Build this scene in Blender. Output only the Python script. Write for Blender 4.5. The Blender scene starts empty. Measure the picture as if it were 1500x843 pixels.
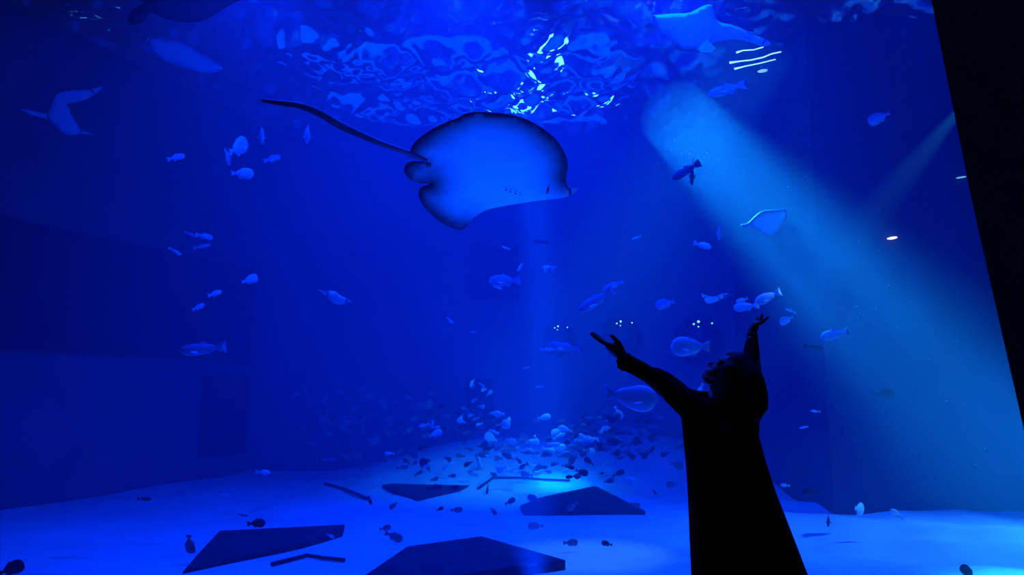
import bpy, bmesh, math, random
import numpy as np
from mathutils import Vector, Matrix, Quaternion
from mathutils.geometry import delaunay_2d_cdt

random.seed(7)
rng = np.random.RandomState(11)
scene = bpy.context.scene
col = scene.collection

# ------------------------------------------------------------------ camera
F_PX = 1050.0
PITCH = math.radians(8.0)
CAM = Vector((0.0, 0.0, 1.45))
cd = bpy.data.cameras.new('camera'); cam = bpy.data.objects.new('camera', cd); col.objects.link(cam)
cd.sensor_width = 36.0; cd.lens = F_PX / 1500 * 36.0; cd.clip_end = 200
cam.location = CAM; cam.rotation_euler = (math.pi / 2 + PITCH, 0, 0)
scene.camera = cam
FW = Vector((0, math.cos(PITCH), math.sin(PITCH))); UP = Vector((0, -math.sin(PITCH), math.cos(PITCH))); RT = Vector((1, 0, 0))

def ray(px, py):
    return FW + RT * ((px - 750) / F_PX) + UP * ((421.5 - py) / F_PX)
def at(px, py, Y):                      # world point at distance Y in front of the hall position
    d = ray(px, py); return CAM + d * (Y / d.y)
def on_z(px, py, z):                    # world point on a level plane
    d = ray(px, py); return CAM + d * ((z - CAM.z) / d.z)
def px_m(Y): return Y / F_PX            # metres per photo pixel, about

# ------------------------------------------------------------------ world, exposure
w = bpy.data.worlds.new('world'); scene.world = w; w.use_nodes = True
w.node_tree.nodes['Background'].inputs[0].default_value = (0.05, 0.08, 0.5, 1)
w.node_tree.nodes['Background'].inputs[1].default_value = 0.04
vs = scene.view_settings
scene.display_settings.display_device = 'sRGB'
vs.view_transform = 'Standard'; vs.look = 'None'; vs.gamma = 1.0; vs.exposure = 0.0; vs.use_curve_mapping = False

# ------------------------------------------------------------------ tank lamps and one added fill light
FLOOR_Z, SURF_Z = -0.5, 7.8
def spot(name, loc, target, watts, colour, angle, blend=0.6, radius=0.06):
    l = bpy.data.lights.new(name, 'SPOT'); l.energy = watts; l.color = colour
    l.spot_size = math.radians(angle); l.spot_blend = blend; l.shadow_soft_size = radius
    o = bpy.data.objects.new(name, l); col.objects.link(o); o.location = loc
    o.rotation_euler = (Vector(target) - Vector(loc)).to_track_quat('-Z', 'Y').to_euler()
    return o
def beam(name, loc, target, watts, colour, size, spread):
    l = bpy.data.lights.new(name, 'AREA'); l.shape = 'DISK'; l.size = size; l.energy = watts; l.color = colour; l.spread = math.radians(spread)
    o = bpy.data.objects.new(name, l); col.objects.link(o); o.location = loc
    o.rotation_euler = (Vector(target) - Vector(loc)).to_track_quat('-Z', 'Y').to_euler()
    return o
BLUE = (0.0, 0.030, 1.0)
AZURE = (0.0, 0.13, 1.0)
PALE = (0.02, 0.46, 1.0)
K = 1.5
# wide blue floods along the front edge of the tank, just under the water
for (x, y, p) in ((-7.0, 8.0, 130), (-3.6, 8.3, 1050), (-0.6, 8.6, 2000), (1.8, 8.3, 1500), (5.0, 7.4, 350),
                  (-1.8, 6.6, 1500), (2.0, 6.4, 1300)):
    spot('blue_flood_light', (x, y, 7.55), (x * 0.95, y + 2.0, 0), p * K, BLUE, 120, 0.9, 0.0)
# narrow shaft that falls on the shoal
beam('shoal_light', at(772, 158, 14.2), at(812, 668, 14.4), 30 * K, (0.0, 0.11, 1.0), 0.7, 11)
# pale slanting beam
beam('beam_light', at(985, 166, 13.8), at(1450, 640, 7.6), 112 * K, PALE, 1.4, 11)
beam('glow_light', at(1105, 60, 11.6), at(965, 300, 12.5), 22 * K, PALE, 1.5, 30)
# unseen blue fill added below the view to brighten the ray's belly
spot('belly_fill_light', (0.2, 5.65, -0.2), at(720, 250, 6.9), 900 * K, (0.0, 0.055, 1.0), 46, 1.0, 0.05)
# pale light raking over the sand at the right
spot('sand_light', (11.2, 9.8, 3.4), at(1390, 795, 9.7), 4300 * K, (0.02, 0.24, 1.0), 44, 1.0, 0.0)
# pale lamp over the fish near the beam
spot('reef_light', at(1440, 120, 8.4), at(1155, 462, 8.6), 650 * K, (0.12, 0.66, 1.0), 15, 1.0, 0.0)

# ------------------------------------------------------------------ helpers
def tag(o, label=None, cat=None, group=None, kind=None):
    if label: o['label'] = label
    if cat: o['category'] = cat
    if group: o['group'] = group
    if kind: o['kind'] = kind
    return o
def empty(name, loc=(0, 0, 0)):
    o = bpy.data.objects.new(name, None); col.objects.link(o); o.location = loc; o.empty_display_size = 0.1
    return o
def link(name, me, mat=None, parent=None, smooth=False):
    o = bpy.data.objects.new(name, me); col.objects.link(o)
    if mat is not None:
        if len(me.materials) == 0: me.materials.append(mat)
        else:
            o.material_slots[0].link = 'OBJECT'; o.material_slots[0].material = mat
    if smooth:
        me.polygons.foreach_set('use_smooth', [True] * len(me.polygons))
    if parent is not None: o.parent = parent
    return o
def mesh_np(name, V, Fc):
    me = bpy.data.meshes.new(name); me.from_pydata([tuple(v) for v in V], [], [tuple(f) for f in Fc]); me.update(); return me
def mesh_bm(name, bm, recalc=True):
    if recalc: bmesh.ops.recalc_face_normals(bm, faces=bm.faces)
    me = bpy.data.meshes.new(name); bm.to_mesh(me); bm.free(); return me
def box_bm(bm, x0, x1, y0, y1, z0, z1, bevel=0.0):
    r = bmesh.ops.create_cube(bm, size=1.0)
    for v in r['verts']:
        v.co = Vector(((x0 + x1) / 2 + v.co.x * (x1 - x0), (y0 + y1) / 2 + v.co.y * (y1 - y0), (z0 + z1) / 2 + v.co.z * (z1 - z0)))
    if bevel:
        es = list({e for v in r['verts'] for e in v.link_edges})
        bmesh.ops.bevel(bm, geom=es, offset=bevel, segments=2, affect='EDGES')
def prism_mesh(name, pts, z0, z1):      # plan polygon, extruded upward
    n = len(pts)
    V = [(p[0], p[1], z0) for p in pts] + [(p[0], p[1], z1) for p in pts]
    Fc = [tuple(range(n - 1, -1, -1)), tuple(range(n, 2 * n))] + [(i, (i + 1) % n, n + (i + 1) % n, n + i) for i in range(n)]
    me = mesh_np(name, V, Fc)
    bm = bmesh.new(); bm.from_mesh(me); bmesh.ops.recalc_face_normals(bm, faces=bm.faces); bm.to_mesh(me); bm.free()
    return me
def mat_new(name):
    m = bpy.data.materials.new(name); m.use_nodes = True
    nt = m.node_tree; b = nt.nodes['Principled BSDF']; return m, nt, b
def mat_noise(name, c1, c2, scale=6.0, rough=0.8, bump=0.0, detail=4, spec=0.3, coords='Object'):
    m, nt, b = mat_new(name)
    tc = nt.nodes.new('ShaderNodeTexCoord'); n = nt.nodes.new('ShaderNodeTexNoise'); r = nt.nodes.new('ShaderNodeValToRGB')
    n.inputs['Scale'].default_value = scale; n.inputs['Detail'].default_value = detail
    r.color_ramp.elements[0].position = 0.32; r.color_ramp.elements[1].position = 0.68
    r.color_ramp.elements[0].color = (*c1, 1); r.color_ramp.elements[1].color = (*c2, 1)
    nt.links.new(tc.outputs[coords], n.inputs['Vector']); nt.links.new(n.outputs['Fac'], r.inputs['Fac'])
    nt.links.new(r.outputs['Color'], b.inputs['Base Color'])
    b.inputs['Roughness'].default_value = rough; b.inputs['Specular IOR Level'].default_value = spec
    if bump:
        bp = nt.nodes.new('ShaderNodeBump'); bp.inputs['Strength'].default_value = bump; bp.inputs['Distance'].default_value = 0.02
        nt.links.new(n.outputs['Fac'], bp.inputs['Height']); nt.links.new(bp.outputs['Normal'], b.inputs['Normal'])
    return m
def tube_bm(bm, pts, rads, seg=10, caps=True, up=Vector((0, 0, 1)), flat=1.0):
    """tapering tube through pts; flat scales the second axis of each ring"""
    rings = []; n = len(pts); prev = None
    for i, p in enumerate(pts):
        d = (pts[min(i + 1, n - 1)] - pts[max(i - 1, 0)]).normalized()
        a = d.cross(up)
        if a.length < 1e-3: a = d.cross(Vector((1, 0, 0)))
        a.normalize()
        if prev is not None and a.dot(prev) < 0: a = -a
        prev = a; b = d.cross(a)
        rings.append([bm.verts.new(p + a * (rads[i] * math.cos(t)) + b * (rads[i] * flat * math.sin(t)))
                      for t in [2 * math.pi * k / seg for k in range(seg)]])
    for i in range(n - 1):
        for k in range(seg):
            bm.faces.new((rings[i][k], rings[i][(k + 1) % seg], rings[i + 1][(k + 1) % seg], rings[i + 1][k]))
    if caps:
        bm.faces.new(rings[0][::-1]); bm.faces.new(rings[-1])

# ------------------------------------------------------------------ materials of the place
M = {}
M['hall_wall'] = mat_noise('dark_hall_paint', (0.20, 0.20, 0.24), (0.24, 0.24, 0.28), 3, 0.9, 0.05, spec=0.05)
M['hall_floor'] = mat_noise('dark_hall_floor', (0.010, 0.010, 0.014), (0.018, 0.018, 0.024), 9, 0.6, 0.05, spec=0.2)
M['tank_wall'] = mat_noise('blue_tank_render', (0.12, 0.13, 0.18), (0.16, 0.17, 0.23), 0.5, 0.9, 0.2)
M['back_wall'] = mat_noise('blue_back_render', (0.16, 0.17, 0.22), (0.20, 0.21, 0.27), 0.5, 0.9, 0.2)
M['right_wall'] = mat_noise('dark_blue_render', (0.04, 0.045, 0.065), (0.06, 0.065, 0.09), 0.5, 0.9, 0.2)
M['tank_dark'] = mat_noise('dark_recess_paint', (0.015, 0.02, 0.04), (0.03, 0.035, 0.06), 1.2, 0.9, 0.1)
M['sand'] = mat_noise('white_coral_sand', (0.70, 0.70, 0.66), (0.86, 0.85, 0.80), 1.1, 0.95, 0.35, 8)
M['slab'] = mat_noise('dark_slab_tone', (0.025, 0.03, 0.05), (0.05, 0.055, 0.08), 5, 0.9, 0.3, 6, spec=0.1)

# ------------------------------------------------------------------ the tank shell
LW0, LW1 = Vector((-11.0, 5.35)), Vector((-6.15, 17.1))     # left wall, in plan
BACK_Y = 17.1
RB_X, RB_Y = 5.15, 11.85                                     # projecting right wall
# sand bed: a displaced grid clipped to the plan of the tank
def sstep(a, b, t):
    t = max(0.0, min(1.0, (t - a) / (b - a))); return t * t * (3 - 2 * t)
def sand_height(x, y):
    return (0.85 * sstep(13.9, 17.1, y) * sstep(-4.6, -0.2, x) * (1 - 0.6 * sstep(3.2, 5.4, x)) + 0.030 * math.sin(x * 1.1 + 0.6 * y) * math.sin(0.8 * y - 0.3 * x + 1.0)
            + 0.035 * math.sin(0.55 * x + 1.3) * math.cos(0.5 * y)
            + 0.010 * math.sin(2.6 * y + 0.9 * math.sin(1.3 * x))
            + max(0.0, min(1.0, (x - 2.8) / 1.5)) * (0.030 * math.sin(3.4 * y + 1.5 * x + 1.1 * math.sin(0.9 * x + 0.7 * y)) + 0.010 * math.sin(6.1 * x - 2.0 * y + math.sin(2.2 * y))))
def on_sand(px, py, lift):
    p = on_z(px, py, FLOOR_Z)
    for _ in range(12): p = on_z(px, py, FLOOR_Z + lift + 0.5 * (p.z - FLOOR_Z - lift) + 0.5 * sand_height(p.x, min(p.y, 17)))
    return p
nx, ny = 260, 170
xs = np.linspace(-12.5, 12.0, nx); ys = np.linspace(5.36, 17.3, ny)
V = [(x, y, FLOOR_Z + sand_height(x, y)) for y in ys for x in xs]
Fc = [(j * nx + i, j * nx + i + 1, (j + 1) * nx + i + 1, (j + 1) * nx + i) for j in range(ny - 1) for i in range(nx - 1)]
tag(link('floor', mesh_np('sand_bed', V, Fc), M['sand'], smooth=True), 'pale sand bed covering the bottom of the tank', 'sand', kind='structure')
tag(link('wall_left', prism_mesh('wall_left', [LW0, LW1, LW1 + Vector((-0.6, 0.3)), LW0 + Vector((-0.6, 0))], -1.0, 8.0), M['tank_wall']),
    'dim blue side wall of the tank at the left', 'wall', kind='structure')
tag(link('wall_back', prism_mesh('wall_back', [(-6.8, BACK_Y), (12.5, BACK_Y), (12.5, BACK_Y + 0.5), (-6.8, BACK_Y + 0.5)], -1.0, 8.0), M['back_wall']),
    'hazy blue back wall of the tank', 'wall', kind='structure')
tag(link('wall_right', prism_mesh('wall_right', [(RB_X, RB_Y), (12.6, RB_Y), (12.6, BACK_Y), (RB_X + 0.2, BACK_Y)], -1.0, 8.0), M['right_wall']),
    'projecting blue wall behind the bright sand at the right', 'wall', kind='structure')
tag(link('wall_side', prism_mesh('wall_side', [(12.0, 5.36), (12.5, 5.36), (12.5, RB_Y), (12.0, RB_Y)], -1.0, 8.0), M['tank_wall']),
    'far right side wall of the tank', 'wall', kind='structure')

# dark recessed viewing window in the left wall (thin panels standing proud of the wall)
def wall_panel(name, Y0, Y1, z0, z1, label, proud=0.06, mat='tank_dark', cat='panel'):
    """panel on the left wall between two distances"""
    d = (LW1 - LW0).normalized(); nrm = Vector((d.y, -d.x))
    p = [LW0 + d * ((y - LW0.y) / d.y) for y in (Y0, Y1)]
    pts = [p[0] - nrm * 0.01, p[1] - nrm * 0.01, p[1] + nrm * proud, p[0] + nrm * proud]
    return tag(link(name, prism_mesh(name, pts, z0, z1), M[mat]), label, cat)
wall_panel('dark_wide_recess', 9.2, 16.95, 2.08, 4.25, 'long dark window set into the left tank wall', cat='window')
wall_panel('dark_niche', 15.7, 16.95, 0.0, 1.7, 'dark upright niche low on the left tank wall', cat='niche')
def back_panel(name, x0, y0, x1, y1, label, cat):
    a = at(x0, y0, BACK_Y - 0.04); b = at(x1, y1, BACK_Y - 0.04)
    bm = bmesh.new(); box_bm(bm, a.x, b.x, BACK_Y - 0.12, BACK_Y + 0.02, b.z, a.z, 0.02)
    return tag(link(name, mesh_bm(name, bm), M['tank_dark']), label, cat)
back_panel('dark_square_opening', 690, 358, 760, 438, 'square dark opening high on the back wall', 'opening')
back_panel('dark_narrow_opening', 683, 556, 722, 628, 'narrow dark opening low on the back wall above the shoal', 'opening')

# bubble windows on the back wall: glossy dome and rim
m, nt, b = mat_new('bubble_acrylic')
b.inputs['Base Color'].default_value = (0.012, 0.02, 0.06, 1); b.inputs['Roughness'].default_value = 0.04
b.inputs['Specular IOR Level'].default_value = 0.9
M['bubble'] = m
m, nt, b = mat_new('glint_glow'); b.inputs['Emission Color'].default_value = (0.25, 0.75, 1.0, 1); b.inputs['Emission Strength'].default_value = 3.0
M['glint_bead'] = m
M['rim'] = mat_noise('bubble_rim', (0.10, 0.12, 0.2), (0.15, 0.18, 0.27), 8, 0.6)
for (px, py, r, lab) in ((820, 497, 24, 'round bubble window left of the reaching hand'),
                         (911, 494, 29, 'round bubble window just behind the reaching hand'),
                         (1023, 499, 35, 'large round bubble window behind the deep-bodied fish')):
    c = at(px, py, BACK_Y - 0.02); R = r * px_m(BACK_Y)
    t = tag(empty('bubble_dome', c), lab, 'bubble window', 'bubble windows on the back wall')
    bm = bmesh.new(); bmesh.ops.create_uvsphere(bm, u_segments=32, v_segments=20, radius=R)
    bmesh.ops.delete(bm, geom=[v for v in bm.verts if v.co.y > 0.02], context='VERTS')
    link('dome', mesh_bm('dome', bm), M['bubble'], t, True)
    for (bx, bz, br) in ((-0.35, 0.62, 0.045), (-0.15, 0.72, 0.06), (-0.2, 0.5, 0.035), (0.42, 0.66, 0.04)):  # glowing beads put on the dome for reflected lamp glints
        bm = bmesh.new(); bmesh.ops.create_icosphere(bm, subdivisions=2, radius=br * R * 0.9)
        o = link('glint_bead', mesh_bm('glint_bead', bm), M['glint_bead'], t, True)
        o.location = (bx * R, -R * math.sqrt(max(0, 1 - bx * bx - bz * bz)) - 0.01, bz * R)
    bm = bmesh.new()
    ring = [Vector((R * 1.04 * math.cos(a), 0, R * 1.04 * math.sin(a))) for a in [2 * math.pi * k / 40 for k in range(41)]]
    tube_bm(bm, ring, [R * 0.045] * 41, 8, False, up=Vector((0, 1, 0)))
    link('rim', mesh_bm('rim', bm), M['rim'], t, True)

# ------------------------------------------------------------------ hall: floor, pane, dark pillar wall
tag(link('floor_hall', prism_mesh('floor_hall', [(-11, -3), (12, -3), (12, 5.2), (-11, 5.2)], -0.3, 0.0), M['hall_floor']),
    'dark floor of the viewing hall', 'floor', kind='structure')
m, nt, b = mat_new('clear_acrylic')
nt.nodes.remove(b)
tr = nt.nodes.new('ShaderNodeBsdfTransparent'); gl = nt.nodes.new('ShaderNodeBsdfGlossy'); mx = nt.nodes.new('ShaderNodeMixShader')
gl.inputs['Roughness'].default_value = 0.02; mx.inputs[0].default_value = 0.03
nt.links.new(tr.outputs[0], mx.inputs[1]); nt.links.new(gl.outputs[0], mx.inputs[2]); nt.links.new(mx.outputs[0], nt.nodes['Material Output'].inputs['Surface'])
M['acrylic'] = m
tag(link('window_1', prism_mesh('window_1', [(-11, 5.22), (12, 5.22), (12, 5.30), (-11, 5.30)], -0.6, 8.4), M['acrylic']),
    'huge clear acrylic pane between the hall and the tank', 'window', kind='structure')
# slanting dark wall at the right edge of the pane
pa = [at(1352, -60, 5.0), at(1425, 300, 5.0), at(1502, 640, 5.0), at(1548, 843, 5.0), at(1580, 985, 5.0)]
P = [(pa[0] + (pa[0] - pa[2]) * 0.8)] + pa
Vv = []; n = len(P)
for yy in (5.0, 5.2):
    Vv += [(p.x + (0.25 if yy > 5.1 else 0.0), yy, p.z) for p in P] + [(13.0, yy, P[-1].z), (13.0, yy, P[0].z)]
k = n + 2
Fc = [tuple(range(k)), tuple(range(2 * k - 1, k - 1, -1))] + [(i, k + i, k + (i + 1) % k, (i + 1) % k) for i in range(k)]
me = mesh_np('wall_hall', Vv, Fc); bm = bmesh.new(); bm.from_mesh(me); bmesh.ops.recalc_face_normals(bm, faces=bm.faces)
for f in bm.faces: f.smooth = False
bm.to_mesh(me); bm.free()
tag(link('wall_hall', me, M['hall_wall']), 'near-black slanting hall wall framing the right edge of the pane', 'wall', kind='structure')

# ------------------------------------------------------------------ water: body of haze and rippling surface
m, nt, b = mat_new('blue_water'); nt.nodes.remove(b)
sc_ = nt.nodes.new('ShaderNodeVolumeScatter'); ab = nt.nodes.new('ShaderNodeVolumeAbsorption'); ad = nt.nodes.new('ShaderNodeAddShader')
sc_.inputs['Color'].default_value = (0.25, 0.6, 1.0, 1); sc_.inputs['Density'].default_value = 0.052
sc_.inputs['Anisotropy'].default_value = 0.0
ab.inputs['Color'].default_value = (0.0, 0.55, 0.9, 1); ab.inputs['Density'].default_value = 0.06
nt.links.new(sc_.outputs[0], ad.inputs[0]); nt.links.new(ab.outputs[0], ad.inputs[1])
nt.links.new(ad.outputs[0], nt.nodes['Material Output'].inputs['Volume'])
M['water'] = m
wp = [(LW0.x - 0.01, 5.34), (12.01, 5.34), (12.01, RB_Y + 0.01), (RB_X + 0.01, RB_Y + 0.01), (RB_X + 0.2, BACK_Y + 0.01), (LW1.x - 0.01, BACK_Y + 0.01)]
tag(link('water', prism_mesh('water', wp, -0.95, SURF_Z + 0.02), M['water']), 'deep blue hazy water filling the tank', 'water', kind='stuff')

nx, ny = 430, 240
xs = np.linspace(-11.8, 12.4, nx); ys = np.linspace(5.34, 17.2, ny)
X, Yg = np.meshgrid(xs, ys); Z = np.zeros_like(X)
for i in range(26):
    lam = 0.30 * (1.16 ** i) if i < 16 else rng.uniform(0.5, 2.2)
    a = rng.uniform(-0.75, 0.75) + math.pi / 2 * (rng.rand() < 0.25)
    kx, ky = math.sin(a) * 2 * math.pi / lam, math.cos(a) * 2 * math.pi / lam
    ph = rng.uniform(0, 6.28)
    warp = 0.5 * np.sin(X * rng.uniform(0.4, 1.1) + Yg * rng.uniform(-0.8, 0.8) + rng.uniform(0, 6))
    Z += lam * 0.046 * (1 - np.abs(np.sin((kx * X + ky * Yg) * 0.5 + ph + warp))) * 1.4
Z -= Z.mean()
V = np.stack([X, Yg, SURF_Z + Z], -1).reshape(-1, 3)
Fc = [(j * nx + i, (j + 1) * nx + i, (j + 1) * nx + i + 1, j * nx + i + 1) for j in range(ny - 1) for i in range(nx - 1)]
m, nt, b = mat_new('water_surface'); nt.nodes.remove(b)
tr = nt.nodes.new('ShaderNodeBsdfTransparent'); tl = nt.nodes.new('ShaderNodeBsdfTranslucent'); gl = nt.nodes.new('ShaderNodeBsdfGlossy'); rf = nt.nodes.new('ShaderNodeBsdfRefraction')
tl.inputs['Color'].default_value = (0.5, 0.7, 0.9, 1)
gl.inputs['Roughness'].default_value = 0.08; gl.inputs['Color'].default_value = (0.8, 0.85, 0.9, 1)
rf.inputs['IOR'].default_value = 1.10; rf.inputs['Roughness'].default_value = 0.16
m1 = nt.nodes.new('ShaderNodeMixShader'); m2 = nt.nodes.new('ShaderNodeMixShader'); m3 = nt.nodes.new('ShaderNodeMixShader')
nt.links.new(tl.outputs[0], m1.inputs[1]); nt.links.new(gl.outputs[0], m1.inputs[2]); m1.inputs[0].default_value = 0.86
nt.links.new(m1.outputs[0], m2.inputs[1]); nt.links.new(rf.outputs[0], m2.inputs[2]); m2.inputs[0].default_value = 0.6
nt.links.new(tr.outputs[0], m3.inputs[1]); nt.links.new(m2.outputs[0], m3.inputs[2]); m3.inputs[0].default_value = 1.0
nt.links.new(m3.outputs[0], nt.nodes['Material Output'].inputs['Surface'])
M['surface'] = m
tag(link('water_surface', mesh_np('water_surface', V, Fc), M['surface'], smooth=True), 'rippling underside of the water surface with broken light', 'water surface', kind='stuff')

# lamp banks set beyond the back wall for ripple glitter; blue strips added for streaks
def glow_mat(name, colour, strength):
    m, nt, b = mat_new(name); b.inputs['Base Color'].default_value = (*colour, 1)
    b.inputs['Emission Color'].default_value = (*colour, 1); b.inputs['Emission Strength'].default_value = strength
    return m
M['glow_face'] = glow_mat('lit_lamp_glass', (0.06, 0.42, 1.0), 16.0)
M['lamp_case'] = mat_noise('dark_lamp_case', (0.02, 0.02, 0.03), (0.04, 0.04, 0.05), 9, 0.5)
M['blue_strip'] = glow_mat('added_blue_strip', (0.0, 0.07, 1.0), 1.7)  # strips added only to mottle the ripples blue
banks = []
for i, (px, w_, z0, h_) in enumerate(((700, 5.0, 9.0, 0.18), (740, 7.0, 9.7, 0.24), (700, 8.5, 10.5, 0.28), (740, 7.5, 11.4, 0.34), (680, 10.5, 12.4, 0.42))):
    banks.append((px, w_, h_, z0, 'blue_strip', ('lowest', 'second lowest', 'middle', 'second highest', 'highest')[i] + ' of the long glowing strips added to streak the ripples blue'))
spots_ = ['far left of', 'left of', 'just left of', 'low above', 'directly above', 'high above', 'just right of', 'right of', 'far right of']
for i, (px, z0, w_) in enumerate(((700, 9.6, 0.18), (738, 11.6, 0.22), (760, 10.3, 0.25), (775, 9.2, 0.35), (785, 10.9, 0.28), (792, 12.6, 0.3), (808, 11.6, 0.25), (830, 9.9, 0.22), (868, 10.8, 0.18))):
    banks.append((px, w_, 0.34, z0, 'glow_face', 'small pale lamp sparkling through the ripples ' + spots_[i] + ' the light shaft'))
banks += [(60, 0.35, 0.8, 10.2, 'glow_face', 'pale lamp sparkling through the ripples at the far left corner'),
          (120, 0.45, 0.9, 10.6, 'glow_face', 'pale lamp sparkling through the ripples left of the cut-off ray'),
          (1150, 0.4, 0.8, 10.4, 'glow_face', 'pale lamp sparkling through the ripples right of the guitarfish')]
for (px, w_, h_, z0, g, lab) in banks:
    Yl = 21.0 if g == 'blue_strip' else 20.6; x = (px - 750) / F_PX * (Yl / math.cos(math.radians(20)))
    t = tag(empty('lamp_or_added_strip', (x, Yl, z0)), lab, 'lamp', 'lamp banks and added blue strips over the water')
    bm = bmesh.new(); box_bm(bm, -w_ / 2 - 0.08, w_ / 2 + 0.08, 0.03, 0.25, -0.08, h_ + 0.08, 0.02); link('case', mesh_bm('case', bm), M['lamp_case'], t)
    bm = bmesh.new(); box_bm(bm, -w_ / 2, w_ / 2, 0.0, 0.04, 0, h_, 0.01); link('glow_face', mesh_bm('glow_face', bm), M[g], t)

# ------------------------------------------------------------------ dark flat slabs and rods on the sand
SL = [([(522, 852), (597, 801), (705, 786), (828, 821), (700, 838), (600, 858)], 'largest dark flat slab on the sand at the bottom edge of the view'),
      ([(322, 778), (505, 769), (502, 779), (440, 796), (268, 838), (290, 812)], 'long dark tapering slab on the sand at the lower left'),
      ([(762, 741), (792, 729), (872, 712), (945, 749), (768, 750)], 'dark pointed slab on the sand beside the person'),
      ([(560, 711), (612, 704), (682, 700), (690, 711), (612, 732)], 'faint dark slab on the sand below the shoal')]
for poly, lab in SL:  # low dark prisms raised from flat outlines
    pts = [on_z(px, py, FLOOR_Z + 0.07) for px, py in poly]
    tag(link('flat_slab', prism_mesh('flat_slab', [(p.x, p.y) for p in pts], FLOOR_Z - 0.12, FLOOR_Z + 0.07), M['slab']), lab, 'slab', 'dark slabs lying on the sand')
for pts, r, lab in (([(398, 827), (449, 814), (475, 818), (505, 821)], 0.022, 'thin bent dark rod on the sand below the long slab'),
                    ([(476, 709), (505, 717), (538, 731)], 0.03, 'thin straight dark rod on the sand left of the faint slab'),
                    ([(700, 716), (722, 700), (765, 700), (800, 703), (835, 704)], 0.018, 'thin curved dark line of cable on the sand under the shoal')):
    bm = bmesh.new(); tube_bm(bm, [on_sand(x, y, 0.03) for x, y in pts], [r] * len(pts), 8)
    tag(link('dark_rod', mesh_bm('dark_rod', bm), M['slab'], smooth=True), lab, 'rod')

# ------------------------------------------------------------------ person, seen from behind, arms raised
PY = 4.0
def P(px, py, dy=0.0): return at(px, py, PY + dy)
def remesh(bm, name, voxel, smooth=4, fac=0.5):
    bmesh.ops.recalc_face_normals(bm, faces=bm.faces)
    me = bpy.data.meshes.new(name); bm.to_mesh(me); bm.free()
    o = bpy.data.objects.new(name, me); col.objects.link(o)
    r = o.modifiers.new('r', 'REMESH'); r.mode = 'VOXEL'; r.voxel_size = voxel
    if smooth:
        sm = o.modifiers.new('s', 'SMOOTH'); sm.factor = fac; sm.iterations = smooth
    dg = bpy.context.evaluated_depsgraph_get(); dg.update()
    out = bpy.data.meshes.new_from_object(o.evaluated_get(dg)); out.name = name
    bpy.data.objects.remove(o); bpy.data.meshes.remove(me)
    return out
def ball(bm, c, r, axes=None, scale=(1, 1, 1), seg=20):
    g = bmesh.ops.create_uvsphere(bm, u_segments=seg, v_segments=seg * 2 // 3, radius=1.0)
    for v in g['verts']:
        q = Vector((v.co.x * r * scale[0], v.co.y * r * scale[1], v.co.z * r * scale[2]))
        v.co = c + (axes @ q if axes is not None else q)
def limb(bm, pts, rads, seg=14, sub=4):
    """smooth tapering limb with rounded ends"""
    P2, R2 = [], []
    n = len(pts)
    for i in range(n - 1):
        p0, p1, p2, p3 = pts[max(i - 1, 0)], pts[i], pts[i + 1], pts[min(i + 2, n - 1)]
        for k in range(sub):
            t = k / sub
            P2.append(0.5 * ((2 * p1) + (p2 - p0) * t + (2 * p0 - 5 * p1 + 4 * p2 - p3) * t * t + (3 * p1 - p0 - 3 * p2 + p3) * t ** 3))
            R2.append(rads[i] + (rads[i + 1] - rads[i]) * t)
    P2.append(pts[-1]); R2.append(rads[-1])
    tube_bm(bm, P2, R2, seg, True, up=Vector((0.13, 1, 0.21)))
    ball(bm, P2[0], R2[0], seg=seg); ball(bm, P2[-1], R2[-1], seg=seg)

M['skin'] = mat_noise('skin', (0.30, 0.19, 0.14), (0.36, 0.23, 0.17), 14, 0.55, 0.05)
M['coat'] = mat_noise('black_wool_coat', (0.006, 0.006, 0.007), (0.011, 0.011, 0.012), 60, 0.95, 0.2, spec=0.05)
M['hair'] = mat_noise('black_hair', (0.004, 0.004, 0.005), (0.010, 0.009, 0.010), 40, 0.6, 0.2, spec=0.1)
M['shoe'] = mat_noise('black_leather_shoe', (0.008, 0.008, 0.008), (0.014, 0.014, 0.014), 20, 0.5)

person = empty('person', (at(1060, 700, PY).x, PY, 0.0))
tag(person, 'person in a long black coat, head thrown back, both arms raised before the tank', 'person')
pinv = Matrix.Translation(person.location).inverted()
def plink(name, me, mat, parent=None):
    me.transform(pinv); return link(name, me, mat, person, True)

# body: legs, trunk, neck, head with its face, arms and hands in one skin
bm = bmesh.new()
hip_z = 0.86
hx = at(1062, 700, PY).x
for sx in (-1, 1):
    limb(bm, [Vector((hx + sx * 0.085, PY, hip_z)), Vector((hx + sx * 0.095, PY + 0.03, 0.47)), Vector((hx + sx * 0.095, PY - 0.01, 0.10)), Vector((hx + sx * 0.10, PY, 0.06))], [0.085, 0.055, 0.036, 0.036])
    limb(bm, [Vector((hx + sx * 0.10, PY - 0.04, 0.04)), Vector((hx + sx * 0.115, PY + 0.15, 0.035))], [0.035, 0.03])
limb(bm, [Vector((hx, PY, hip_z)), P(1058, 660), P(1056, 620), P(1055, 598)], [0.13, 0.11, 0.125, 0.11])
limb(bm, [P(1012, 602), P(1054, 592), P(1100, 604)], [0.06, 0.07, 0.06])
# neck, from the collar up and to the left under the tilted head
limb(bm, [P(1058, 592, 0.0), P(1056, 574, 0.02), P(1057, 558, 0.03)], [0.058, 0.05, 0.055])
limb(bm, [P(1041.5, 553.5, 0.04), P(1047, 562, 0.035), P(1050.5, 572, 0.025), P(1053, 584, 0.01)], [0.026, 0.034, 0.036, 0.045])
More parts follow.
